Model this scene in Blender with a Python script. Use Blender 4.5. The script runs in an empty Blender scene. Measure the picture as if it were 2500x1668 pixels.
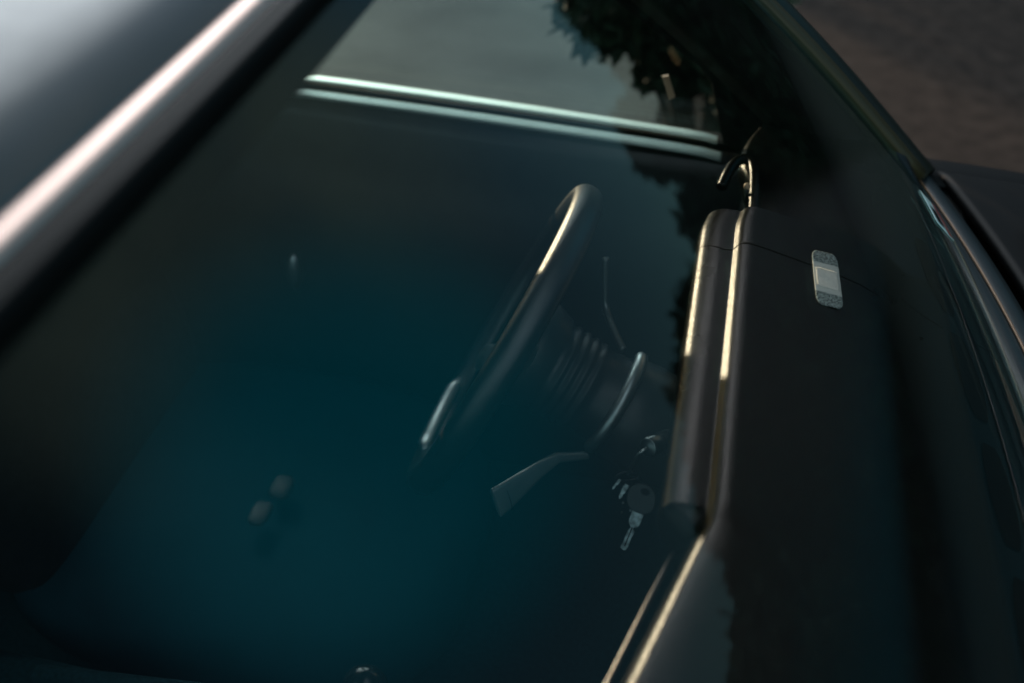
import bpy, math, random
from mathutils import Vector, Matrix
random.seed(7)
C = bpy.context.scene
COL = C.collection

# ------------------------------------------------------------------ camera
AX = Vector((0.977, 0.204, 0.056)); AY = Vector((0.169, -0.594, -0.787)); AF = Vector((-0.127, 0.778, -0.615))
AF.normalize(); AX = (AX - AX.dot(AF) * AF).normalized(); AY = AF.cross(AX).normalized()
CAM = Vector((-0.2976, -0.5636, 1.518))
cd = bpy.data.cameras.new('camera'); cam = bpy.data.objects.new('camera', cd); COL.objects.link(cam)
R3 = Matrix((AX, -AY, -AF)).transposed()
cam.matrix_world = Matrix.Translation(CAM) @ R3.to_4x4()
cd.sensor_width = 36; cd.lens = 40; cd.clip_start = 0.02; cd.clip_end = 2000
cd.dof.use_dof = True; cd.dof.focus_distance = 1.04; cd.dof.aperture_fstop = 3.4
C.camera = cam

# ------------------------------------------------------------------ sky and sun
SUN = Vector((-0.64, 0.76, 0.105)).normalized()
elev = math.asin(SUN.z)
w = bpy.data.worlds.new('World'); C.world = w; w.use_nodes = True
nt = w.node_tree; nt.nodes.clear()
sky = nt.nodes.new('ShaderNodeTexSky'); sky.sky_type = 'NISHITA'; sky.sun_disc = False
sky.sun_elevation = elev; sky.sun_rotation = math.atan2(SUN.x, SUN.y)
sky.dust_density = 0.4; sky.air_density = 1.0; sky.ozone_density = 2.0
bg = nt.nodes.new('ShaderNodeBackground'); bg.inputs[1].default_value = 0.10
wo = nt.nodes.new('ShaderNodeOutputWorld')

# bright and dark patches added to the sky for reflections and cabin light
def sky_patch(prev, az, el, a0, a1, col, k, scale, lo, hi):
    N, L = nt.nodes.new, nt.links.new
    tc = N('ShaderNodeTexCoord'); dt = N('ShaderNodeVectorMath'); dt.operation = 'DOT_PRODUCT'
    az, el = math.radians(az), math.radians(el)
    dt.inputs[1].default_value = (math.sin(az) * math.cos(el), math.cos(az) * math.cos(el), math.sin(el)); L(tc.outputs['Generated'], dt.inputs[0])
    mr = N('ShaderNodeMapRange'); mr.interpolation_type = 'SMOOTHSTEP'; mr.inputs[1].default_value = math.cos(math.radians(a1)); mr.inputs[2].default_value = math.cos(math.radians(a0)); L(dt.outputs['Value'], mr.inputs[0])
    mp = N('ShaderNodeMapping'); mp.inputs['Scale'].default_value = (1, 1, 2.5); L(tc.outputs['Generated'], mp.inputs[0])
    no = N('ShaderNodeTexNoise'); no.inputs['Scale'].default_value = scale; no.inputs['Detail'].default_value = 5; L(mp.outputs[0], no.inputs[0])
    nr = N('ShaderNodeMapRange'); nr.inputs[1].default_value = lo; nr.inputs[2].default_value = hi; L(no.outputs[0], nr.inputs[0])
    mu = N('ShaderNodeMath'); mu.operation = 'MULTIPLY'; L(mr.outputs[0], mu.inputs[0]); L(nr.outputs[0], mu.inputs[1])
    mx = N('ShaderNodeMixRGB'); L(mu.outputs[0], mx.inputs[0]); L(prev, mx.inputs[1]); mx.inputs[2].default_value = (col[0] * k, col[1] * k, col[2] * k, 1)
    return mx.outputs[0]
c_ = sky_patch(sky.outputs[0], 0, 90, 34, 58, (.3, .6, .8), .35, 2, 0, .1)      # dark blue patch added overhead to dim the glass reflections
c_ = sky_patch(c_, 25, 38, 4, 19, (1, 1, .92), 2.6, 2, .2, .6)      # faint grey patch added for the veil mirrored at left
c_ = sky_patch(c_, 42, 32, 1, 16, (.0, .38, .56), 7.5, 2, .05, .35)  # teal patch added for the glow mirrored in the windscreen
c_ = sky_patch(c_, -29, 31, 8, 27, (.88, .95, 1), 60, 2.2, .25, .6)  # bright pale patch added where roof, trim and sills mirror it
c_ = sky_patch(c_, 190, 38, 15, 60, (.62, .88, 1), 12, 1.6, .2, .6)      # bright patch added behind the camera to light wheel and keys
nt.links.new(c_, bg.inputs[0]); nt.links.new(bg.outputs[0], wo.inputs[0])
sd = bpy.data.lights.new('sun', 'SUN'); sd.energy = 5.0; sd.angle = math.radians(0.53); sd.color = (1.0, 0.72, 0.5)
so = bpy.data.objects.new('sun', sd); COL.objects.link(so)
so.rotation_euler = SUN.to_track_quat('Z', 'Y').to_euler()
C.view_settings.view_transform = 'Standard'; C.view_settings.look = 'None'
C.view_settings.exposure = 0.1; C.view_settings.gamma = 1; C.view_settings.use_curve_mapping = False
C.cycles.max_bounces = 10; C.cycles.transparent_max_bounces = 16; C.cycles.transmission_bounces = 8
C.cycles.sample_clamp_indirect = 3

# ------------------------------------------------------------------ materials
def nm(name):
    m = bpy.data.materials.new(name); m.use_nodes = True
    return m, m.node_tree, m.node_tree.nodes['Principled BSDF']
def mat(name, col, rough=0.5, metal=0.0, coat=0.0, spec=0.5, var=0.0, vs=20.0, bump=0.0, bs=200.0, kind='noise', stretch=None, rvar=0.0):
    m, t, p = nm(name)
    p.inputs['Base Color'].default_value = (*col, 1); p.inputs['Roughness'].default_value = rough
    p.inputs['Metallic'].default_value = metal; p.inputs['Coat Weight'].default_value = coat
    p.inputs['Coat Roughness'].default_value = 0.04
    p.inputs['Specular IOR Level'].default_value = spec
    tc = t.nodes.new('ShaderNodeTexCoord'); co = tc.outputs['Object']
    if stretch:
        mp = t.nodes.new('ShaderNodeMapping'); mp.inputs['Scale'].default_value = stretch
        t.links.new(co, mp.inputs[0]); co = mp.outputs[0]
    if var:
        n = t.nodes.new('ShaderNodeTexNoise'); n.inputs['Scale'].default_value = vs; n.inputs['Detail'].default_value = 8
        t.links.new(co, n.inputs[0])
        r = t.nodes.new('ShaderNodeMapRange'); r.inputs[1].default_value = .3; r.inputs[2].default_value = .7
        r.inputs[3].default_value = 1 - var; r.inputs[4].default_value = 1 + var
        t.links.new(n.outputs[0], r.inputs[0])
        mx = t.nodes.new('ShaderNodeVectorMath'); mx.operation = 'SCALE'; mx.inputs[0].default_value = col
        t.links.new(r.outputs[0], mx.inputs['Scale']); t.links.new(mx.outputs[0], p.inputs['Base Color'])
    if rvar:
        n = t.nodes.new('ShaderNodeTexNoise'); n.inputs['Scale'].default_value = 9; n.inputs['Detail'].default_value = 8
        t.links.new(co, n.inputs[0])
        r = t.nodes.new('ShaderNodeMapRange'); r.inputs[1].default_value = .3; r.inputs[2].default_value = .7
        r.inputs[3].default_value = rough; r.inputs[4].default_value = rough + rvar
        t.links.new(n.outputs[0], r.inputs[0]); t.links.new(r.outputs[0], p.inputs['Roughness'])
    if bump:
        if kind == 'vor':
            n = t.nodes.new('ShaderNodeTexVoronoi'); n.feature = 'DISTANCE_TO_EDGE'; n.inputs['Scale'].default_value = bs
            n2 = t.nodes.new('ShaderNodeTexNoise'); n2.inputs['Scale'].default_value = bs * .5
            mx2 = t.nodes.new('ShaderNodeMixRGB'); mx2.inputs[0].default_value = .012
            t.links.new(co, n2.inputs[0]); t.links.new(co, mx2.inputs[1]); t.links.new(n2.outputs[1], mx2.inputs[2])
            t.links.new(mx2.outputs[0], n.inputs[0])
            mr = t.nodes.new('ShaderNodeMapRange'); mr.inputs[2].default_value = .25; t.links.new(n.outputs[0], mr.inputs[0]); out = mr.outputs[0]
        else:
            n = t.nodes.new('ShaderNodeTexNoise'); n.inputs['Scale'].default_value = bs; n.inputs['Detail'].default_value = 4
            t.links.new(co, n.inputs[0]); out = n.outputs[0]
        b = t.nodes.new('ShaderNodeBump'); b.inputs['Strength'].default_value = bump; b.inputs['Distance'].default_value = 0.0006
        t.links.new(out, b.inputs['Height']); t.links.new(b.outputs[0], p.inputs['Normal'])
    return m

def glass_mat(name, tint, gtint, dust=0.0):
    m = bpy.data.materials.new(name); m.use_nodes = True; t = m.node_tree; t.nodes.clear()
    N = t.nodes.new; L = t.links.new
    geo = N('ShaderNodeNewGeometry')
    dot = N('ShaderNodeVectorMath'); dot.operation = 'DOT_PRODUCT'; L(geo.outputs['Incoming'], dot.inputs[0]); L(geo.outputs['Normal'], dot.inputs[1])
    ab = N('ShaderNodeMath'); ab.operation = 'ABSOLUTE'; L(dot.outputs['Value'], ab.inputs[0])
    om = N('ShaderNodeMath'); om.operation = 'SUBTRACT'; om.inputs[0].default_value = 1; L(ab.outputs[0], om.inputs[1])
    pw = N('ShaderNodeMath'); pw.operation = 'POWER'; pw.inputs[1].default_value = 5; L(om.outputs[0], pw.inputs[0])
    ma = N('ShaderNodeMath'); ma.operation = 'MULTIPLY_ADD'; ma.inputs[1].default_value = .96; ma.inputs[2].default_value = .04; L(pw.outputs[0], ma.inputs[0])
    tr = N('ShaderNodeBsdfTransparent'); tr.inputs[0].default_value = (*tint, 1)
    gl = N('ShaderNodeBsdfGlossy'); gl.inputs[0].default_value = (*gtint, 1); gl.inputs['Roughness'].default_value = 0.01
    mx = N('ShaderNodeMixShader'); L(ma.outputs[0], mx.inputs[0]); L(tr.outputs[0], mx.inputs[1]); L(gl.outputs[0], mx.inputs[2])
    out = N('ShaderNodeOutputMaterial'); last = mx.outputs[0]
    if dust:
        df = N('ShaderNodeBsdfDiffuse'); df.inputs[0].default_value = (.5, .47, .42, 1)
        tc = N('ShaderNodeTexCoord'); n = N('ShaderNodeTexNoise'); n.inputs['Scale'].default_value = 5; n.inputs['Detail'].default_value = 10
        L(tc.outputs['Object'], n.inputs[0])
        v = N('ShaderNodeTexVoronoi'); v.inputs['Scale'].default_value = 90; L(tc.outputs['Object'], v.inputs[0])
        sp = N('ShaderNodeMapRange'); sp.inputs[1].default_value = .10; sp.inputs[2].default_value = .03; sp.inputs[3].default_value = 0; sp.inputs[4].default_value = 1; L(v.outputs[0], sp.inputs[0])
        wh = N('ShaderNodeSeparateColor'); L(v.outputs['Color'], wh.inputs[0])
        gt = N('ShaderNodeMath'); gt.operation = 'GREATER_THAN'; gt.inputs[1].default_value = .95; L(wh.outputs[0], gt.inputs[0])
        spk = N('ShaderNodeMath'); spk.operation = 'MULTIPLY'; L(sp.outputs[0], spk.inputs[0]); L(gt.outputs[0], spk.inputs[1])
        r = N('ShaderNodeMapRange'); r.inputs[1].default_value = .35; r.inputs[2].default_value = .7; r.inputs[3].default_value = dust * .4; r.inputs[4].default_value = dust * 1.3; L(n.outputs[0], r.inputs[0])
        ad = N('ShaderNodeMath'); ad.operation = 'MULTIPLY_ADD'; ad.inputs[1].default_value = .03; L(spk.outputs[0], ad.inputs[0]); L(r.outputs[0], ad.inputs[2])
        mx2 = N('ShaderNodeMixShader'); L(ad.outputs[0], mx2.inputs[0]); L(last, mx2.inputs[1]); L(df.outputs[0], mx2.inputs[2]); last = mx2.outputs[0]
    L(last, out.inputs[0])
    return m

M = {}
M['paint'] = mat('paint', (.010, .036, .048), .3, 0, 1.0, .6, rvar=.05)
M['chrome'] = mat('chrome', (.80, .60, .53), .42, 1.0, rvar=.08)
M['bright_strip'] = mat('bright_strip', (.80, .88, .78), .42, 1.0, rvar=.08)
M['bead'] = mat('bead', (.25, .13, .07), .45, spec=.4)
M['olive_sheen'] = mat('olive_sheen', (.05, .042, .018), .35, spec=.5, rvar=.1)  # olive highlight along the pillar put into the seal colour
M['stalk'] = mat('stalk', (.10, .12, .125), .3, spec=.6, var=.1, vs=60, bump=.1, bs=900)
M['buckle'] = mat('buckle', (.03, .034, .034), .5, rvar=.1)
M['glow_cloth'] = mat('glow_cloth', (.003, .040, .058), .8, spec=.2, var=.08, vs=14, bump=.4, bs=500)  # teal cabin glow put into the seat cloth colour
M['sill_liner'] = mat('sill_liner', (.42, .50, .47), .5, 1.0, rvar=.1)
M['pillar_black'] = mat('pillar_black', (.012, .014, .009), .34, spec=.4, rvar=.1)
M['blackout'] = mat('blackout', (.003, .0035, .004), .6, spec=.15, var=.2, vs=30, bump=.1, bs=700)
M['rubber'] = mat('rubber', (.004, .005, .005), .5, spec=.14, bump=.25, bs=900)
M['frit'] = mat('frit', (.002, .002, .002), .8, spec=.1)
M['leather'] = mat('leather', (.003, .0045, .004), .22, spec=.33, var=.15, vs=60, bump=.13, bs=620, kind='vor', stretch=(1, .6, 1), rvar=.06)
M['rim_leather'] = mat('rim_leather', (.010, .014, .015), .30, spec=1.0, var=.2, vs=70, bump=.16, bs=900, kind='vor')
M['plastic'] = mat('plastic', (.016, .022, .024), .38, spec=.5, var=.15, vs=40, bump=.2, bs=900)
M['gloss'] = mat('gloss', (.012, .016, .018), .16, spec=.5, rvar=.1)
M['matte'] = mat('matte', (.008, .009, .009), .75, spec=.25, var=.2, vs=30)
M['fabric'] = mat('fabric', (.008, .009, .010), .85, spec=.3, var=.3, vs=80, bump=.5, bs=600)
M['carpet'] = mat('carpet', (.008, .035, .045), .95, spec=.1, var=.3, vs=200)  # carpet colour carries some of the teal cabin glow too
M['metal'] = mat('metal', (.30, .33, .34), .30, 1.0, var=.7, vs=160, bump=.5, bs=350)
M['satin'] = mat('satin', (.45, .5, .5), .35, 1.0, rvar=.1)
M['satin_dark'] = mat('satin_dark', (.16, .18, .18), .3, 1.0, rvar=.1)
M['asphalt'] = mat('asphalt', (.030, .021, .017), .9, spec=.2, var=.55, vs=16, bump=1, bs=90)
M['slab'] = mat('slab', (.16, .165, .155), .85, spec=.3, var=.25, vs=3, bump=.5, bs=60)
M['leaf'] = mat('leaf', (.016, .030, .014), .6, spec=.25, var=.4, vs=6)
M['bark'] = mat('bark', (.02, .016, .012), .9, var=.4, vs=20)
M['dark'] = mat('dark', (.003, .003, .003), .8, spec=.1)
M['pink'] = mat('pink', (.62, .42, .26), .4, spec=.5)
M['red'] = mat('red', (.35, .02, .02), .4)
M['pale'] = mat('pale', (.5, .66, .64), .4)
M['ws'] = glass_mat('tinted_glass', (.95, .93, .92), (.5, .76, .72), .0015)
M['sg'] = glass_mat('side_glass', (.86, .95, .93), (1, 1, 1))

# ------------------------------------------------------------------ helpers
def link(name, me, m, parent=None, smooth=True):
    o = bpy.data.objects.new(name, me); COL.objects.link(o)
    me.materials.append(M[m] if isinstance(m, str) else m)
    if smooth:
        for p in me.polygons: p.use_smooth = True
    if parent: o.parent = parent
    return o
def mesh(vs, fs):
    me = bpy.data.meshes.new('m'); me.from_pydata([tuple(v) for v in vs], [], fs); me.update(); return me
def grid(rows, closed=False, cap=False):
    n = len(rows[0]); vs = [p for r in rows for p in r]; fs = []
    for i in range(len(rows) - 1):
        for j in range(n if closed else n - 1):
            k = (j + 1) % n; fs.append((i * n + j, i * n + k, (i + 1) * n + k, (i + 1) * n + j))
    if cap:
        fs.append(tuple(range(n))[::-1]); fs.append(tuple((len(rows) - 1) * n + j for j in range(n)))
    return vs, fs
def tube_g(path, rad, n=16, closed=False, flat=(1, 1), up=Vector((0, 0, 1)), cap=True):
    path = [Vector(p) for p in path]; rows = []; N = len(path)
    if not isinstance(rad, (list, tuple)): rad = [rad] * N
    for i, p in enumerate(path):
        a = path[(i - 1) % N] if (closed or i > 0) else p; b = path[(i + 1) % N] if (closed or i < N - 1) else p
        t = (b - a).normalized(); s = t.cross(up)
        if s.length < 1e-4: s = t.cross(Vector((1, 0, 0)))
        s.normalize(); q = s.cross(t)
        rows.append([p + rad[i] * (flat[0] * math.cos(2 * math.pi * k / n) * s + flat[1] * math.sin(2 * math.pi * k / n) * q) for k in range(n)])
    if closed: rows.append(rows[0])
    return grid(rows, True, cap and not closed)
def smooth_path(P, it=3, closed=False):
    P = [Vector(p) for p in P]
    for _ in range(it):
        Q = [] if closed else [P[0]]
        rng = range(len(P)) if closed else range(len(P) - 1)
        for i in rng:
            a, b = P[i], P[(i + 1) % len(P)]; Q += [a * .75 + b * .25, a * .25 + b * .75]
        if not closed: Q.append(P[-1])
        P = Q
    return P
def tube(name, path, rad, m, parent, **k):
    return link(name, mesh(*tube_g(path, rad, **k)), m, parent)
def combine(parts):
    V = []; Fc = []
    for v, f in parts:
        b = len(V); V += list(v); Fc += [tuple(i + b for i in q) for q in f]
    return mesh(V, Fc)
def bev(o, wd, seg=2):
    b = o.modifiers.new('bevel', 'BEVEL'); b.width = wd; b.segments = seg; b.limit_method = 'ANGLE'; return o
def solid(o, th, off=-1):
    s = o.modifiers.new('solid', 'SOLIDIFY'); s.thickness = th; s.offset = off; return o
def box_g(c, s):
    x, y, z = c; a, b, d = s[0] / 2, s[1] / 2, s[2] / 2
    v = [(x + i * a, y + j * b, z + k * d) for i in (-1, 1) for j in (-1, 1) for k in (-1, 1)]
    return v, [(0, 1, 3, 2), (4, 6, 7, 5), (0, 4, 5, 1), (2, 3, 7, 6), (0, 2, 6, 4), (1, 5, 7, 3)]
def box(name, c, s, m, parent, b=.004, seg=2, rot=None):
    o = link(name, mesh(*box_g((0, 0, 0), s)), m, parent, smooth=b > 0); o.location = c
    if rot: o.rotation_euler = rot
    if b: bev(o, b, seg)
    return o
def prism(name, pts, d, m, parent, b=0):     # polygon pushed along vector d
    n = len(pts); d = Vector(d); v = [Vector(p) for p in pts] + [Vector(p) + d for p in pts]
    f = [tuple(range(n))[::-1], tuple(range(n, 2 * n))] + [(i, (i + 1) % n, n + (i + 1) % n, n + i) for i in range(n)]
    o = link(name, mesh(v, f), m, parent, smooth=False)
    if b: bev(o, b)
    return o
def blob(name, c, s, m, parent, rot=None, e=2.0, n=24):      # superellipsoid
    rows = []
    sg = lambda v, q: math.copysign(abs(v) ** q, v)
    for i in range(n + 1):
        th = -math.pi / 2 + math.pi * i / n
        rows.append([Vector((s[0] * sg(math.cos(th), 2 / e) * sg(math.cos(ph), 2 / e), s[1] * sg(math.cos(th), 2 / e) * sg(math.sin(ph), 2 / e), s[2] * sg(math.sin(th), 2 / e))) for ph in [2 * math.pi * j / (2 * n) for j in range(2 * n)]])
    o = link(name, mesh(*grid(rows, True)), m, parent); o.location = c
    if rot: o.rotation_euler = rot
    return o
def tag(o, label=None, cat=None, group=None, kind=None):
    for k, v in (('label', label), ('category', cat), ('group', group), ('kind', kind)):
        if v: o[k] = v
    return o
def empty(name, loc=(0, 0, 0)):
    o = bpy.data.objects.new(name, None); COL.objects.link(o); o.location = loc; return o
def lerp(a, b, t): return a + (b - a) * t

# ------------------------------------------------------------------ ground
g = link('ground', mesh([(-60, -60, 0), (60, -60, 0), (60, 60, 0), (-60, 60, 0)], [(0, 1, 2, 3)]), 'asphalt', smooth=False)
tag(g, kind='structure')
g = link('pavement', mesh([(-20, 1.35, .004), (-.42, 1.35, .004), (-.42, 7, .004), (-20, 7, .004)], [(0, 1, 2, 3)]), 'slab', smooth=False)
tag(g, kind='structure')

# ------------------------------------------------------------------ the car
car = empty('car')
tag(car, 'dark car with tinted windscreen and black leather dashboard, low sun on its roof edge', 'car')

def xt(y): return -.505 - .05 * y * y
def xb(y): return .035 - .20 * y * y
def WS(s, t):      # windscreen point: s -1..1 across, t 0 top .. 1 bottom
    y = s * lerp(.585, .675, t); x = lerp(xt(y), xb(y), t); z = lerp(1.285, .893, t)
    bul = .014 * math.sin(math.pi * t)
    return Vector((x + bul * .58, y, z + bul * .8 - .012 * s * s * (1 - t)))
v, f = grid([[WS(-1 + 2 * i / 40, j / 24) for i in range(41)] for j in range(25)])
o = link('windscreen', mesh(v, f), 'ws', car); solid(o, .005); o.modifiers['solid'].use_rim = False

# roof
def RF(y, u):
    x = xt(y) - .019 - u
    z = 1.300 + .105 * (1 - math.exp(-u * 4.0)) + .006 * (1 - math.exp(-u * 60)) - .06 * (y / .6) ** 2 * min(1, u * 3 + .15)
    return Vector((x, y, z))
us = [0, .003, .007, .012, .02, .03, .045, .07, .1, .15, .22, .3, .4, .55, .7, .9, 1.1, 1.3]
v, f = grid([[RF(-.60 + 1.2 * i / 48, u) for i in range(49)] for u in us])
solid(link('roof', mesh(v, f), 'paint', car), .02, -1)
# bright header trim and rubber seal
tp = [Vector((xt(y) - .0125, y, 1.2965 - .010 * (y / .585) ** 2)) for y in [-.60 + 1.2 * i / 40 for i in range(41)]]
tube('header_trim', tp, .0078, 'chrome', car, n=24)
seal = [(-.0065, 1.2965), (-.004, 1.3015), (.000, 1.3020), (.0022, 1.2995), (.0035, 1.3005), (.0065, 1.2985), (.0085, 1.2950), (.010, 1.288), (.004, 1.280), (-.008, 1.283)]
rows = []
for y in [-.60 + 1.2 * i / 40 for i in range(41)]:
    rows.append([Vector((xt(y) + a, y, z - .010 * (y / .585) ** 2)) for a, z in seal])
link('header_seal', mesh(*grid(rows, True, True)), 'rubber', car)
rows = [[WS(-1 + 2 * i / 40, t) - Vector((.004, 0, .006)) for i in range(41)] for t in (0, .01, .022, .034)]
solid(link('frit_band', mesh(*grid(rows)), 'frit', car), .001)

# pillars: linear lofts of a cross section between header corner and base
def pillar(sgn):
    A0, A1 = Vector((-.545, .583, 1.272)), Vector((-.045, .668, .893))
    def line(pa, pb):   # extrapolate
        return pa, pb
    # glass edge, metal crown, outer edge, drip rail as offsets from the glass edge
    sec = [(0, 0, 0), (.004, .006, .006), (.010, .020, .007), (.016, .034, .001), (.017, .040, -.008), (.014, .042, -.016), (-.03, .052, -.055), (-.045, .035, -.06)]
    rows = []
    for i in range(25):
        t = i / 24 * 1.03; base = A0.lerp(A1, t); base.z += .020 * math.sin(math.pi * t); base.x += .012 * math.sin(math.pi * min(t, 1))
        rows.append([Vector((base.x + a, sgn * (base.y + b), base.z + c)) for a, b, c in sec])
    p = link('windscreen_pillar', mesh(*grid(rows, True, True)), 'pillar_black', car)
    bev(p, .0015)
    rows = []
    for i in range(25):
        t = i / 24 * 1.02; base = A0.lerp(A1, t); base.z += .020 * math.sin(math.pi * t); base.x += .012 * math.sin(math.pi * min(t, 1))
        rows.append([Vector((base.x + a, sgn * (base.y + b), base.z + c)) for a, b, c in [(.013, .041, -.004), (.016, .046, -.006), (.014, .054, -.010), (.005, .056, -.014), (-.01, .050, -.025), (.0, .042, -.015)]])
    link('drip_rail', mesh(*grid(rows, True, True)), 'rubber', p)
    rows = []
    for i in range(25):
        t = i / 24 * 1.02; base = A0.lerp(A1, t); base.z += .020 * math.sin(math.pi * t)
        rows.append([Vector((base.x + a, sgn * (base.y + b), base.z + c)) for a, b, c in [(0.0, -.004, -.006), (-.02, -.022, -.022), (-.045, -.014, -.045), (-.065, .008, -.062), (-.03, .04, -.03)]])
    link('pillar_trim', mesh(*grid(rows, True, True)), 'matte', p)
    rows = []
    for i in range(25):
        t = i / 24 * 1.02; base = A0.lerp(A1, t); base.z += .020 * math.sin(math.pi * t); base.x += .012 * math.sin(math.pi * min(t, 1))
        rows.append([Vector((base.x + a, sgn * (base.y + b), base.z + c)) for a, b, c in [(-.004, -.012, .0015), (.002, -.008, .006), (.005, .004, .008), (.002, .006, .004), (-.004, -.004, -.003)]])
    link('glass_seal', mesh(*grid(rows, True, True)), 'olive_sheen', p)
pillar(1); pillar(-1)

# doors: inner panel, sill with two bright strips, window frame, glass
def YD(z): return .735 - .30 * (z - .855)
def door(sgn):
    P = lambda x, z, off=0: Vector((x, sgn * (YD(z) + off), z))
    d = link('door', mesh(*grid([[Vector((x, sgn * y, z)) for x in [-1.30 + 1.22 * i / 12 for i in range(13)]] for y, z in
        [(.735, .846), (.712, .846), (.706, .842), (.700, .825), (.697, .78), (.690, .74), (.678, .70), (.678, .66), (.70, .64), (.705, .35), (.72, .22), (.78, .22), (.80, .5), (.79, .75), (.765, .835), (.755, .846)]])), 'plastic', car)
    # weather strips on the window sill
    tube('inner_sill_strip', smooth_path([P(-.850, .846, -.024), P(-.846, .853, -.024), P(-.60, .857, -.024), P(-.30, .856, -.024), P(-.262, .850, -.024)], 2), .0115, 'sill_liner', d, n=24, flat=(1, .28))
    tube('outer_sill_strip', smooth_path([P(-.846, .852, .006), P(-.838, .862, .006), P(-.60, .865, .006), P(-.30, .863, .006), P(-.27, .858, .005)], 2), .0100, 'bright_strip', d, n=24, flat=(1, .28))
    # window frame: an L shaped ring
    inn = [(-.815, .855), (-.262, .855), (-.288, .945), (-.303, .967), (-.50, 1.135), (-.60, 1.200), (-.72, 1.235), (-.86, 1.24)]
    inn = [(-.815, .855), (-.262, .855), (-.285, .945), (-.300, .967), (-.47, 1.068), (-.575, 1.155), (-.66, 1.20), (-.64, 1.215)]
    inn = [(-.840, .855), (-.262, .855), (-.290, .945), (-.306, .965), (-.475, 1.085), (-.57, 1.150), (-.635, 1.185), (-.66, 1.19)]
    outer = [(-.935, .855), (-.08, .855), (-.135, .93), (-.165, .965), (-.335, 1.105), (-.50, 1.235), (-.62, 1.29), (-.77, 1.30)]
    v = [P(*q) for q in inn] + [P(*q) for q in outer] + [P(*q, .03) for q in inn] + [P(*q, .03) for q in outer]
    n = 8; f = []
    for i in range(n):
        k = (i + 1) % n
        if i != 0:
            f += [(i, k, n + k, n + i), (2 * n + i, 3 * n + i, 3 * n + k, 2 * n + k)]
        f += [(i, 2 * n + i, 2 * n + k, k), (n + i, n + k, 3 * n + k, 3 * n + i)]
    fr = link('window_frame', mesh(v, f), 'matte', d, smooth=False); bev(fr, .003)
    gpts = [P(*q, .012) for q in [(-.83, .84), (-.25, .84), (-.28, .95), (-.30, .97), (-.47, 1.09), (-.57, 1.16), (-.64, 1.2), (-.68, 1.2)]]
    prism('window_glass', gpts, (0, sgn * .004, 0), 'sg', d)
    blob('lock_knob', (-.822, sgn * .690, .585), (.013, .012, .032), 'satin', d)
    prism('armrest', [P(-.95, .66, -.06), P(-.50, .66, -.06), P(-.46, .70, -.03), P(-.95, .70, -.03)], (0, 0, -.03), 'plastic', d, .006)
    return d
dd = door(1); door(-1)
# small bright corner of the quarter light bracket
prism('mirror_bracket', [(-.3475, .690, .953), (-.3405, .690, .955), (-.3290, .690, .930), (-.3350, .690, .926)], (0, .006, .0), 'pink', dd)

# body shell that closes the cabin
for sgn in (1, -1):
    link('rear_side_panel', mesh(*grid([[Vector((x, sgn * y, z)) for x in (-2.1, -1.25)] for y, z in [(.735, .862), (.765, .85), (.80, .75), (.80, .22)]])), 'paint', car).modifiers.new('s', 'SOLIDIFY').thickness = .03
for sgn in (1, -1):
    prism('rear_pillar', [(-1.55, sgn * .735, .862), (-1.95, sgn * .735, .862), (-1.90, sgn * .605, 1.31), (-1.70, sgn * .605, 1.31)], (0, -sgn * .03, 0), 'paint', car, .004)
    prism('rear_side_glass', [(-.90, sgn * .728, .855), (-1.60, sgn * .728, .855), (-1.72, sgn * .602, 1.30), (-.76, sgn * .602, 1.30)], (0, -sgn * .004, 0), 'sg', car)
    prism('roof_side_rail', [(-.60, sgn * .60, 1.285), (-1.95, sgn * .60, 1.30), (-1.95, sgn * .58, 1.36), (-.60, sgn * .58, 1.31)], (0, -sgn * .03, 0), 'paint', car, .004)
box('rear_bulkhead', (-1.86, 0, .8), (.06, 1.45, 1.15), 'matte', car)
box('cabin_floor', (-.9, 0, .24), (2.0, 1.45, .05), 'carpet', car)
box('firewall', (.0, 0, .55), (.04, 1.40, .62), 'matte', car)
link('headliner', mesh(*grid([[Vector((x, y, z)) for y in (-.58, 0, .58)] for x, z in [(-.54, 1.268), (-.9, 1.30), (-1.86, 1.32)]])), 'matte', car).modifiers.new('s', 'SOLIDIFY').thickness = .01

# cowl, bonnet, wings
def ribbon(name, offs, m, parent, ys, r=None):
    rows = [[Vector((xb(y) + a, y, z - .02 * (y / .68) ** 2)) for a, z in offs] for y in ys]
    o = link(name, mesh(*grid(rows)), m, parent); return o
ys = [-.70 + 1.40 * i / 60 for i in range(61)]
cw = ribbon('windscreen_base_trim', [(-.006, .892), (-.004, .899), (.004, .902), (.014, .901), (.018, .898), (.021, .900), (.034, .899), (.046, .892), (.050, .880)], 'plastic', car, ys)
tube('base_trim_bead', [Vector((xb(y) + .0195, y, .900 - .02 * (y / .68) ** 2)) for y in ys], .0014, 'bead', cw, n=8)
bn = [[Vector((xb(y) * max(0, 1 - u) + .060 + u * 1.0, y, .886 - .02 * (y / .68) ** 2 - .10 * u * u - (.10 * max(0, (abs(y) - .70) / .10) ** 2))) for y in [-.80 + 1.6 * i / 80 for i in range(81)]] for u in [0, .01, .03, .08, .2, .4, .7, 1.0]]
solid(link('bonnet', mesh(*grid(bn)), 'blackout', car), .01)
for sgn in (1, -1):
    rows = []
    for x in (-.10, -.02, .05, .2, .6, 1.1):
        h = -.1 * max(0, x) ** 2
        rows.append([Vector((x, sgn * y, z + h)) for y, z in [(.69, .862), (.73, .864), (.765, .856), (.785, .835), (.80, .78), (.81, .55)]])
    solid(link('wing', mesh(*grid(rows)), 'blackout', car), .006)
tube('wiper_arm', smooth_path([(.075, .60, .895), (.09, .35, .905), (.10, .05, .912)], 2), .005, 'matte', car, n=10)

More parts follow.
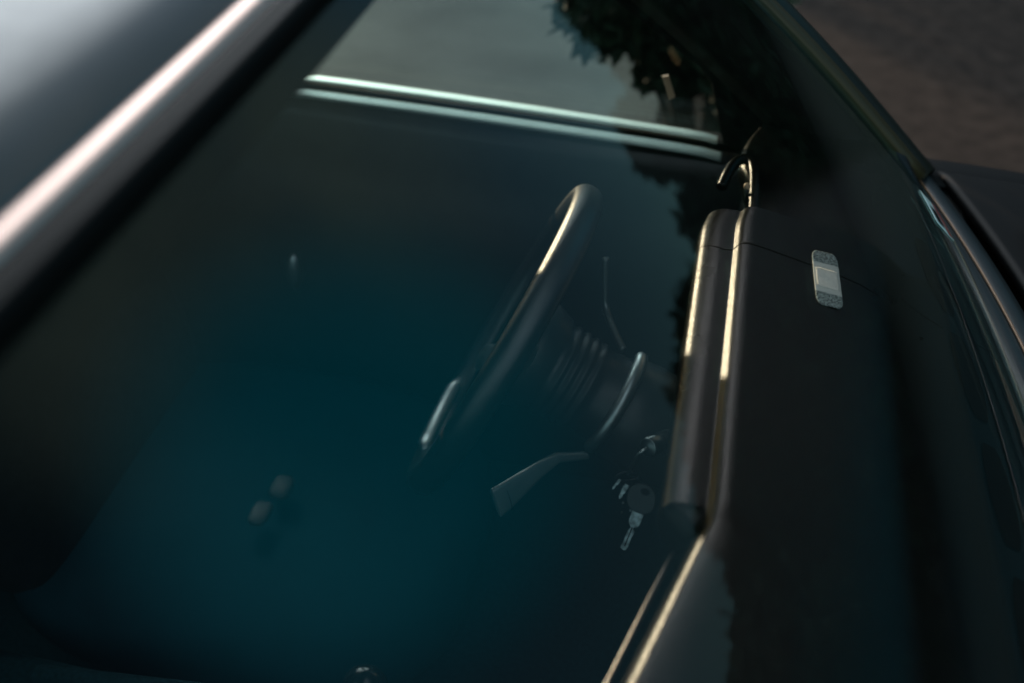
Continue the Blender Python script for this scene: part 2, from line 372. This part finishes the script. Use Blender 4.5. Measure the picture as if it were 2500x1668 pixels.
# ------------------------------------------------------------------ dashboard
def chaikin2(P, it=3):
    for _ in range(it):
        Q = [P[0]]
        for a, b in zip(P[:-1], P[1:]):
            Q += [tuple(.75 * i + .25 * j for i, j in zip(a, b)), tuple(.25 * i + .75 * j for i, j in zip(a, b))]
        P = Q + [P[-1]]
    return P
#  x , z hood , x , z plain dash
PR = [(-.215, .80, -.200, .78), (-.262, .915, -.245, .86), (-.2765, .940, -.2640, .910), (-.2800, .9495, -.2690, .9200), (-.2795, .9610, -.2680, .9295), (-.2750, .9685, -.2630, .9340),
      (-.2640, .9732, -.2600, .9350), (-.2540, .9730, -.2560, .9355), (-.2482, .9727, -.2502, .9360), (-.2476, .9733, -.2496, .9360), (-.2436, .9778, -.2440, .9362), (-.2370, .9802, -.2385, .9364), (-.2250, .9788, -.2250, .9360), (-.1900, .9740, -.1900, .9355),
      (-.1500, .9680, -.1500, .9350), (-.1150, .9580, -.1150, .9330), (-.0950, .9420, -.0950, .9300), (-.075, .9280, -.075, .9240), (-.045, .9140, -.045, .9130), (-.01, .8980, -.01, .8980), (.03, .8840, .03, .8840)]
PRS = chaikin2(PR, 3)
PP = [(-.190, .80), (-.235, .86), (-.246, .91), (-.250, .930), (-.2515, .940), (-.2525, .9480), (-.2530, .9550), (-.2530, .9610), (-.2525, .9650), (-.2510, .9690), (-.2470, .9755), (-.2410, .9785)]
PP = chaikin2(PP + [q[:2] for q in PR[12:]], 3)      # passenger side: one edge that carries on from the hood ridge
def sm(a, b, x):
    t = max(0, min(1, (x - a) / (b - a))); return t * t * (3 - 2 * t)
def AMP(y): return sm(-.040, -.012, y) * (1 - sm(.378, .394, y))
def dsec(y):
    a = AMP(y)
    cor = .006 * (sm(.33, .39, y)) ** 2
    end = max(0, (abs(y) - .56) / .08); rr = []
    sh = 0; li = 0
    if y < .1: sh = .26 * max(-.16, min(0, y + .03))
    if y > .37: sh = .033 - .016 * sm(.505, .55, y)
    for (x0, z0, x1, z1), (x2, z2) in zip(PRS, PP):
        if y < .1: x1, z1 = x2, z2
        if x1 < -.19: x1 += sh * max(0, min(1, (-.19 - x1) / .05))
        z1 += li * max(0, min(1, (-.17 - x1) / .05))
        x = lerp(x1, x0, a); z = lerp(z1, z0, a)
        wgt = max(0, min(1, (-.20 - x) / .06)); x += cor * wgt + .02 * wgt * min(1, end) ** 2
        x = min(x, xb(y) - .012)
        rr.append(Vector((x, y, z)))
    return rr
dy = [-.655 + i * .01 for i in range(61)] + [-.05 + i * .0012 for i in range(36)] + [-.0068 + i * .005 for i in range(76)] + [.373 + .0008 * i for i in range(30)] + [.397 + i * .01 for i in range(26)]
dy = sorted(set(round(q, 4) for q in dy))
dash = link('dashboard', mesh(*grid([dsec(y) for y in dy])), 'leather', car)
def dz(x, y):
    s = dsec(y); b = .9
    for p, q in zip(s[:-1], s[1:]):
        if q.x > p.x and p.x <= x <= q.x and p.z > .87:
            b = lerp(p.z, q.z, (x - p.x) / (q.x - p.x + 1e-9))
    return b
# crack across the hood
cr = [(-.2795, .333, None)]
crack = []
pts2 = [(-.279, .3155), (-.270, .3125), (-.262, .309), (-.255, .3065), (-.249, .309), (-.242, .3125), (-.235, .3125), (-.22, .311), (-.205, .3085), (-.19, .3065), (-.175, .3045), (-.155, .302), (-.14, .300), (-.125, .297), (-.115, .296)]
V = []; Fc = []
rr = random.Random(3); P = []
for (x0, y0), (x1, y1) in zip(pts2[:-1], pts2[1:]):
    for k in range(6):
        t = k / 6; P.append((lerp(x0, x1, t), lerp(y0, y1, t) + rr.uniform(-.00022, .00022)))
for i, (x, y) in enumerate(P):
    h = .00075 * (1 - .6 * abs(i / len(P) - .45)) * rr.uniform(.75, 1.2)
    V += [(x, y - h, dz(x, y) + .00025), (x, y + h, dz(x, y) + .00025)]
Fc = [(2 * i, 2 * i + 1, 2 * i + 3, 2 * i + 2) for i in range(len(P) - 1)]
link('crack', mesh(V, Fc), 'dark', dash)
# defroster panel: raised strip, slots, seams, screws
def on(x, y, h=0): return Vector((x, y, dz(x, y) + h))
def xline(y): return .012 - .36 * y * y if y > -.2 else .012 - .36 * y * y
for a, b in [(.47, .355), (.325, .215), (.185, .075), (.045, -.07)]:
    n = 16; top = []; bot = []
    for i in range(n + 1):
        y = lerp(a, b, i / n); r = math.sin(math.pi * min(1, max(0, i / n))) ** .25
        xo = xb(y) - .050; wd = .011 * (r if 0 < i < n else .5)
        top.append(on(xo - wd, y, .0008)); bot.append(on(xo + wd, y, .0008))
    link('defroster_slot', mesh(*grid([top, bot])), 'dark', dash)
tube('panel_edge', [on(xb(y) - .034, y, .0012) for y in [.60 - .012 * i for i in range(70)]], .0009, 'gloss', dash, n=8)
for y in (.372, .284):
    blob('screw', on(xb(y) - .094, y, .0003), (.0022, .0022, .0008), 'dark', dash, n=8)
tube('panel_seam', [on(xb(.33) - .105 + .0047 * i, .325, .0002) for i in range(10)], .0005, 'dark', dash, n=6)
tube('panel_seam', [on(xb(.33) - .028 + .003 * i, .330, .0002) for i in range(6)], .0005, 'dark', dash, n=6)
# lower dash body and passenger shelf lip
box('lower_dash', (-.13, 0, .70), (.20, 1.36, .30), 'plastic', car, .01)
tube('shelf_lip', smooth_path([(-.262, -.020, .935), (-.2685, -.046, .9450), (-.2890, -.128, .9450), (-.3050, -.19, .9450), (-.310, -.60, .945)], 2), .0018, 'gloss', dash, n=12)
# driver side end of the dash: upright roll, door roll, sensor stem
e = tube('air_vent_rim', smooth_path([(-.2285, .44, .9370), (-.2305, .525, .9400), (-.238, .545, .940), (-.249, .543, .939), (-.257, .520, .937), (-.262, .495, .930)], 3), .0058, 'leather', dash, n=14)
e_ = tube('light_sensor', [(-.236, .470, .93), (-.2375, .472, .942), (-.238, .4735, .9455)], [.002, .0022, .0016], 'gloss', dash, n=12)
blob('sensor_tip', (-.238, .4735, .947), (.0036, .0036, .0036), 'pink', e_, n=12)
# instrument cluster seen inside the hood
box('instrument_cluster', (-.205, .19, .885), (.03, .36, .10), 'gloss', dash, .005)

# ------------------------------------------------------------------ steering column, wheel, stalks
WC = Vector((-.4624, .389, .767)); tt = math.radians(23.4); yw = math.radians(3.7)
Yd = Vector((math.sin(yw), math.cos(yw), 0)); Wd = Vector((math.sin(tt) * math.cos(yw), -math.sin(tt) * math.sin(yw), math.cos(tt))); Nd = Yd.cross(Wd).normalized()   # Nd forward-down
if Nd.x < 0: Nd = -Nd
def WP(r, a, h=0): return WC + r * (math.cos(a) * Yd + math.sin(a) * Wd) + Nd * h
ring = []
for i in range(128):
    a = 2 * math.pi * i / 128; row = []
    rd = (math.cos(a) * Yd + math.sin(a) * Wd)
    for k in range(24):
        b = 2 * math.pi * k / 24; fl = 1 - .05 * math.cos(3 * b)
        row.append(WC + rd * (.1707 + .0185 * fl * math.cos(b)) + Nd * (.0165 * fl * math.sin(b)))
    ring.append(row)
ring.append(ring[0])
sw = link('steering_wheel', mesh(*grid(ring, True)), 'rim_leather', car)
for a in [math.radians(q) for q in (35, 145, -52, -128)]:
    pa = [WP(r, a, h) for r, h in [(.160, .0), (.13, .004), (.10, .018), (.05, .030)]]
    tube('spoke', smooth_path(pa, 2), .012, 'satin', sw, n=14, flat=(1.5, .5), up=Nd)
tube('rim_glint', [WP(.158, math.radians(q), -.011) for q in range(247, 298, 3)], [.003, .007] + [.0098] * 13 + [.007, .003], 'satin', sw, n=12)  # satin arc added as the pale highlight on the lower rim
hub = [[WP(r, 2 * math.pi * k / 40, h) for k in range(40)] for r, h in [(.001, .008), (.03, .009), (.052, .013), (.060, .020), (.062, .035), (.055, .055)]]
link('horn_pad', mesh(*grid(hub, True)), 'plastic', sw)
col = []
prof = [(.055, .045), (.050, .055)]
for k in range(4):
    h = .062 + .011 * k; prof += [(.050 - .0006 * k, h), (.053 - .0006 * k, h + .003), (.053 - .0006 * k, h + .006), (.049 - .0006 * k, h + .0085)]
prof += [(.048, .112), (.050, .128), (.058, .150), (.060, .165), (.060, .21), (.055, .26)]
cs = link('column_shroud', mesh(*grid([[WP(r, 2 * math.pi * k / 48, h) for k in range(48)] for r, h in prof], True, True)), 'plastic', car)
# collar ring whose edge catches the light
tube('collar', [WP(.064, math.radians(a), .134) for a in range(75, 205, 5)], [.003] + [.0074] * 24 + [.003], 'satin', cs, n=12)
# far stalk with ball joint
tube('indicator_stalk', smooth_path([(-.334, .398, .772), (-.350, .425, .778), (-.3620, .452, .782), (-.3645, .458, .800), (-.3700, .468, .838)], 2), .0040, 'satin_dark', cs, n=12)
blob('stalk_joint', (-.3615, .4505, .780), (.0055, .0055, .0055), 'gloss', cs, n=10)
# pixel-free placement: near wiper stalk, a flattened paddle reaching toward the driver's right hand
def along(a, b, t): return Vector(a).lerp(Vector(b), t)
root, tip = Vector((-.380, .262, .735)), Vector((-.4330, .205, .7245))
mid = [Vector((-.352, .285, .722)), root, along(root, tip, .3) + Vector((0, 0, .0015)), along(root, tip, .6) + Vector((0, 0, .001)), along(root, tip, .85), tip]
hw = [.004, .0055, .0085, .0125, .0155, .0165]
rows = []
tdir = (tip - root).normalized(); side = Vector((.42, -.10, -.90)); side = (side - side.dot(tdir) * tdir).normalized(); upv = side.cross(tdir).normalized()
for p, h in zip(mid, hw):
    c = p + side * (h * .9)
    rows.append([c + side * h * math.copysign(abs(math.cos(q)) ** .7, math.cos(q)) + upv * .0045 * math.copysign(abs(math.sin(q)) ** .7, math.sin(q)) for q in [2 * math.pi * k / 24 for k in range(24)]])
st = link('wiper_stalk', mesh(*grid(rows, True, True)), 'stalk', cs); bev(st, .001)
c = tip + side * (.0165 * .9) - tdir * .014
tube('end_cap_seam', [c + side * .0162 * math.cos(q) + upv * .0048 * math.sin(q) for q in [2 * math.pi * k / 32 for k in range(32)]], .00035, 'dark', st, closed=True, n=6)

# ignition barrel
ib = Vector((-.292, .283, .745)); idir = Vector((-.45, -.75, .30)).normalized()
tube('ignition_lock', [ib - idir * .04, ib - idir * .002, ib], [.0105, .0105, .0085], 'satin_dark', car, n=24, up=Vector((0, 1, 0)))
tube('lock_ring', [ib - idir * .001 + 0.0088 * (Vector((0, 1, 0)).cross(idir).normalized() * math.cos(q) + idir.cross(Vector((0, 1, 0)).cross(idir).normalized()) * math.sin(q)) for q in [2 * math.pi * k / 24 for k in range(24)]], .0008, 'metal', car, n=8, closed=True)

# ------------------------------------------------------------------ key bunch hanging from the ignition
kb = empty('key_bunch', (-.293, .293, .706))
tag(kb, 'bunch of silver and black keys hanging from the ignition lock below the dashboard', 'keys')
KO = Vector(kb.location)
def kp(u, v):      # hanging plane: u across (forward-ish), v up, metres
    return Vector((u * .97, -u * .12 + v * .41, v * .74))
def kprism(name, pts, th, m, b=.0004, parent=kb):
    n = Vector((.12, .85, -.47)).normalized()
    o = prism(name, [kp(*q) - n * th / 2 for q in pts], n * th, m, parent, b); return o
tube('ignition_key', [ib - KO + idir * .001, ib - KO + idir * .006 + Vector((-.005, 0, -.008)), Vector((-.014, -.002, -.008))], [.0018, .0014, .0018], 'satin', kb, n=8)
rg = []
for k in range(40):
    q = 2 * math.pi * k / 40; rg.append(Vector((-.014 + .012 * math.cos(q), .004 * math.cos(q) , -.014 + .006 * math.sin(q))))
tube('ring', rg, .0011, 'gloss', kb, n=8, closed=True)
hx, hz = .0045, -.036
head = kprism('key_head', [(hx + .0170 * math.cos(q) * (1 - .10 * math.cos(2 * q)), hz + .0185 * math.sin(q)) for q in [2 * math.pi * k / 40 for k in range(40)]], .006, 'plastic', .001)
n_ = Vector((.12, .85, -.47)).normalized()
tube('eyelet', [kp(hx + .003 + .0048 * math.cos(q), hz + .010 + .0042 * math.sin(q)) - n_ * .0031 for q in [2 * math.pi * k / 24 for k in range(24)]], .0006, 'gloss', head, closed=True, n=6)
prism('eyelet_hole', [kp(hx + .003 + .0044 * math.cos(q), hz + .010 + .0038 * math.sin(q)) - n_ * .0032 for q in [2 * math.pi * k / 20 for k in range(20)]], n_ * .0002, 'dark', head)
# blade outline: shoulder then narrow waisted tip, tilted
bl = [(-.0065, 0), (.0065, 0), (.0062, -.014), (.0050, -.0175), (.0020, -.0195), (.0015, -.022), (.0038, -.0245), (.0040, -.027), (.0034, -.034), (.0036, -.047), (.0020, -.0515), (-.0010, -.0515), (-.0036, -.0500), (-.0038, -.047), (-.0030, -.043), (-.0034, -.034), (-.0030, -.026), (-.0012, -.021), (-.0052, -.0165), (-.0062, -.0125)]
ca, sa = math.cos(math.radians(-10)), math.sin(math.radians(-10))
bo = (hx - .0010, hz - .0185)
rot = lambda x, z: (bo[0] + x * ca - z * sa * -1 * -1, bo[1] + x * sa + z * ca)
blade = kprism('key_blade', [(bo[0] + x * ca + z * (-sa) * 1.0, bo[1] + x * sa * -1 * -1 + z * ca) for x, z in bl], .0020, 'metal')
gpts = [(-.0006, -.020), (.0008, -.020), (.0008, -.046), (-.0006, -.046)]
o = prism('groove', [kp(bo[0] + x * ca + z * (-sa), bo[1] + x * sa + z * ca) - n_ * .0013 for x, z in gpts], n_ * .0004, 'dark', blade)
for k, (dx, zt, ln, wd, an) in enumerate([(-.021, -.020, .017, .0016, 24), (-.013, -.024, .022, .0026, 16)]):
    a = math.radians(an)
    pt = []
    for u, v_ in [(-wd, 0), (wd, 0), (wd, -ln * .5), (wd * .5, -ln * .6), (wd * .8, -ln * .8), (0, -ln), (-wd * .7, -ln * .8), (-wd, -ln * .4)]:
        pt.append((dx + u * math.cos(a) + v_ * math.sin(a), zt - u * math.sin(a) + v_ * math.cos(a)))
    kprism('small_key', pt, .0018, 'metal')
for dx, dz_ in [(-.014, -.0475), (-.005, -.0545), (-.0135, -.060)]:
    blob('bead', kp(dx, dz_), (.0014, .0014, .0014), 'metal', kb, n=8)
# ------------------------------------------------------------------ plaster stuck over the crack
def plaster_mat():
    m, t, p = nm('plaster'); N = t.nodes.new; L = t.links.new
    uv = N('ShaderNodeAttribute'); uv.attribute_name = 'puv'
    sx = N('ShaderNodeSeparateXYZ'); L(uv.outputs['Vector'], sx.inputs[0])
    # cracked, see-through net of the ends
    mp = N('ShaderNodeMapping'); mp.inputs['Scale'].default_value = (1, 1, 1); L(uv.outputs['Vector'], mp.inputs[0])
    vo = N('ShaderNodeTexVoronoi'); vo.feature = 'DISTANCE_TO_EDGE'; vo.inputs['Scale'].default_value = 480; L(mp.outputs[0], vo.inputs[0])
    no = N('ShaderNodeTexNoise'); no.inputs['Scale'].default_value = 420; no.inputs['Detail'].default_value = 3; L(mp.outputs[0], no.inputs[0])
    a = N('ShaderNodeMapRange'); a.inputs[1].default_value = .03; a.inputs[2].default_value = .13; L(vo.outputs[0], a.inputs[0])
    b = N('ShaderNodeMapRange'); b.inputs[1].default_value = .38; b.inputs[2].default_value = .50; L(no.outputs[0], b.inputs[0])
    mu = N('ShaderNodeMath'); mu.operation = 'MULTIPLY'; L(a.outputs[0], mu.inputs[0]); L(b.outputs[0], mu.inputs[1])
    # is end? |v|>.019
    ab = N('ShaderNodeMath'); ab.operation = 'ABSOLUTE'; L(sx.outputs[1], ab.inputs[0])
    en = N('ShaderNodeMapRange'); en.inputs[1].default_value = .0215; en.inputs[2].default_value = .0235; L(ab.outputs[0], en.inputs[0])
    m2 = N('ShaderNodeMath'); m2.operation = 'MULTIPLY'; L(mu.outputs[0], m2.inputs[0]); L(en.outputs[0], m2.inputs[1])
    # fine weave on the pad
    wv = N('ShaderNodeTexWave'); wv.inputs['Scale'].default_value = 420; wv.bands_direction = 'DIAGONAL'; L(uv.outputs['Vector'], wv.inputs[0])
    wr = N('ShaderNodeMapRange'); wr.inputs[3].default_value = .82; wr.inputs[4].default_value = 1.05; L(wv.outputs[0], wr.inputs[0])
    c1 = N('ShaderNodeMixRGB'); c1.blend_type = 'MULTIPLY'; c1.inputs[0].default_value = 1; c1.inputs[1].default_value = (.78, .80, .74, 1); L(wr.outputs[0], c1.inputs[2])
    c2 = N('ShaderNodeMixRGB'); c2.inputs[2].default_value = (.04, .05, .05, 1); L(m2.outputs[0], c2.inputs[0]); L(c1.outputs[0], c2.inputs[1])
    c3 = N('ShaderNodeMixRGB'); c3.blend_type = 'MULTIPLY'; c3.inputs[2].default_value = (.62, .72, .74, 1); L(en.outputs[0], c3.inputs[0]); L(c2.outputs[0], c3.inputs[1])
    L(c3.outputs[0], p.inputs['Base Color']); p.inputs['Roughness'].default_value = .55
    bp = N('ShaderNodeBump'); bp.inputs['Distance'].default_value = .0003; bp.inputs['Strength'].default_value = .6; L(wv.outputs[0], bp.inputs['Height']); L(bp.outputs[0], p.inputs['Normal'])
    return m
def strip_mesh(cx, cy, ang, L_, W_, h, rnd, nx=16, ny=60):
    V = []; U = []
    for i in range(ny + 1):
        v_ = -L_ / 2 + L_ * i / ny
        e_ = max(0, abs(v_) - (L_ / 2 - rnd)) / rnd; wd = W_ / 2 * math.sqrt(max(0, 1 - (e_ * .78) ** 2.2))
        for j in range(nx + 1):
            u = -wd + 2 * wd * j / nx
            x = cx + u * math.cos(ang) - v_ * math.sin(ang); y = cy + u * math.sin(ang) + v_ * math.cos(ang)
            wob = .0002 * math.sin(v_ * 300 + u * 200)
            V.append((x, y, dz(x, y) + h + wob)); U.append((u, v_, 0))
    n = nx + 1; fs = [(i * n + j, i * n + j + 1, (i + 1) * n + j + 1, (i + 1) * n + j) for i in range(ny) for j in range(nx)]
    me = mesh(V, fs); at = me.attributes.new('puv', 'FLOAT_VECTOR', 'POINT')
    for k, q in enumerate(U): at.data[k].vector = q
    return me
PM = plaster_mat()
pl = link('sticking_plaster', strip_mesh(-.1655, .290, math.radians(3), .083, .0235, .0009, .012), PM); solid(pl, .0006)
tag(pl, 'pale adhesive plaster stuck across the crack in the dashboard leather', 'plaster')
pad = link('gauze_pad', strip_mesh(-.1652, .289, math.radians(3), .030, .0200, .0012, .0015, 10, 20), mat('pad', (.84, .82, .74), .6, bump=.3, bs=1500, var=.08, vs=300), pl); solid(pad, .0004)
# sticker on the inside of the windscreen corner
def ss(i, j, h=0): return WS(.84 - .095 * i / 8, .935 + .050 * j / 6) + Vector((.58, 0, .81)) * (.0062 + h)
sk = link('windscreen_sticker', mesh(*grid([[ss(i, j) for i in range(9)] for j in range(7)])), 'pale'); solid(sk, .0005)
tag(sk, 'small pale blue and red sticker in the far lower corner of the windscreen', 'sticker')
link('red_band', mesh(*grid([[ss(i, j, .0006) for i in range(0, 9)] for j in (4.2, 5.4)])), 'red', sk)
link('dark_panel', mesh(*grid([[ss(i, j, .0006) for i in (3, 4, 5, 6, 7)] for j in (1.0, 3.4)])), 'dark', sk)

# ------------------------------------------------------------------ seats, console
def seat(x, y, m):
    s = blob('seat', (x, y, .42), (.29, .25, .09), m, car, e=3)
    blob('backrest', (-.29, 0, .26), (.075, .24, .32), 'fabric', s, rot=(0, math.radians(-20), 0), e=3.5)
    blob('headrest', (-.45, 0, .64), (.05, .13, .085), 'fabric', s, rot=(0, math.radians(-14), 0), e=3.5)
seat(-.76, .38, 'glow_cloth'); seat(-1.02, -.38, 'glow_cloth')
box('centre_console', (-.62, .0, .36), (.75, .17, .24), 'carpet', car, .02, 4)
tube('gear_lever', [(-.55, .02, .50), (-.535, .03, .56), (-.515, .042, .60)], [.007, .006, .006], 'gloss', car, n=12)
blob('gear_knob', (-.512, .044, .602), (.022, .02, .024), 'gloss', car)
blob('belt_buckle', (-.709, .334, .53), (.013, .019, .006), 'buckle', car, e=3)
blob('belt_buckle', (-.718, .288, .53), (.012, .019, .005), 'buckle', car, e=3)
box('handbrake', (-.78, .050, .50), (.20, .026, .024), 'carpet', car, .008, 3, rot=(0, math.radians(-10), 0))

# ------------------------------------------------------------------ plants
def leaves(n, pick, size, rnd):
    V = []; Fc = []
    for _ in range(n):
        c = pick(rnd); d = Vector((rnd.gauss(0, 1), rnd.gauss(0, 1), rnd.gauss(0, .6) - .4)).normalized()
        s = d.cross(Vector((rnd.gauss(0, 1), rnd.gauss(0, 1), rnd.gauss(0, 1)))).normalized(); L_ = size * rnd.uniform(.7, 1.4); nn = d.cross(s) * L_ * .12
        b = len(V); V += [c, c + d * L_ * .45 + s * L_ * .28 + nn, c + d * L_, c + d * L_ * .45 - s * L_ * .28 + nn]
        Fc += [(b, b + 1, b + 2), (b, b + 2, b + 3)]
    return mesh(V, Fc)
def shrub(name, base, lobes, n, size, label, cat, seed, stem):
    r = random.Random(seed); o = empty(name, base); tag(o, label, cat)
    def pick(r):
        (c, R) = lobes[r.randrange(len(lobes))]; d = Vector((r.gauss(0, 1), r.gauss(0, 1), r.gauss(0, 1))).normalized() * (r.random() ** .4)
        return Vector(c) + Vector((d.x * R[0], d.y * R[1], d.z * R[2]))
    link('crown', leaves(n, pick, size, r), 'leaf', o, smooth=False)
    g_ = []
    for (c, R) in lobes[:12]:
        c = Vector(c)
        p = smooth_path([Vector((0, 0, 0)), Vector((c.x * .25, c.y * .25, c.z * .6)), c], 2)
        g_.append(tube_g(p, [stem * (1 - .8 * k / (len(p) - 1)) for k in range(len(p))], n=8))
    link('trunk', combine(g_), 'bark', o)
    return o
lob = [((-.33 , 0, .92), (.17, .20, .20)), ((-.18, .05, .84), (.18, .22, .20)), ((-.06, 0, .74), (.14, .2, .17)), ((-.24, -.05, .72), (.09, .12, .10)), ((.03, .05, .60), (.10, .2, .12)), ((-.30, .1, 1.0), (.2, .2, .16)), ((-.12, -.02, .62), (.05, .06, .07))]
shrub('shrub', (-.26, 1.58, 0), lob, 5200, .045, 'dark leafy shrub with hanging leaves, seen through the far side window', 'shrub', 4, .014)

# trees beyond the far side of the car, seen mirrored in the windscreen and the paint
rt = random.Random(11)
for i, (az, dist, h, rad) in enumerate([(15.2, 13, 4.75, 1.0), (21, 13, 4.1, .9), (28, 13.5, 3.7, 1.3), (36, 13, 4.5, 1.5), (44, 13, 4.4, 1.5), (56, 12.5, 3.7, 1.9), (72, 12, 3.4, 2.1)]):
    a = math.radians(az); b = (dist * math.sin(a), dist * math.cos(a), 0)
    lb = []
    for k in range(12):
        zz = rt.uniform(.35, .86); q = rad * (1.15 - .75 * abs(zz - .5) * 1.4)
        lb.append(((rt.uniform(-.6, .6) * q, rt.uniform(-.6, .6) * q, zz * h), (q * .55, q * .55, h * .13)))
    lb += [((0, 0, h * .2), (rad * .9, rad * .9, h * .2)), ((0, 0, h * .45), (rad * .8, rad * .8, h * .3))]
    t_ = shrub('tree', b, lb, 24000, .20, 'x', 'tree', 20 + i, .12)
    t_['group'] = 'row of dark trees beyond the car'
    t_['label'] = ['narrow dark tree mirrored at the top edge of the windscreen over the side window', 'small dark tree mirrored in the windscreen over the window sill end', 'dark tree mirrored in the windscreen just left of the dashboard hood',
                   'broad dark tree mirrored in the windscreen over the top of the dashboard hood', 'broad dark tree mirrored in the windscreen over the middle of the dashboard', 'low dark tree mirrored in the windscreen over the near end of the dashboard', 'low wide tree at the far end of the row, beyond the bonnet'][i]

hd = empty('horizon_screen', (7.5, 13.5, 0)); tag(hd, 'added leafy screen hiding the bright low horizon behind the row of trees', 'horizon_screen')  # leaves added to darken the low horizon mirrored in the glass
def hp(r):
    return Vector((r.uniform(-15, 15), r.uniform(-1.0, .6), r.uniform(0, 2.9) + .25 * math.sin(r.uniform(-15, 15))))
link('foliage', leaves(26000, hp, .34, random.Random(5)), 'leaf', hd, smooth=False)
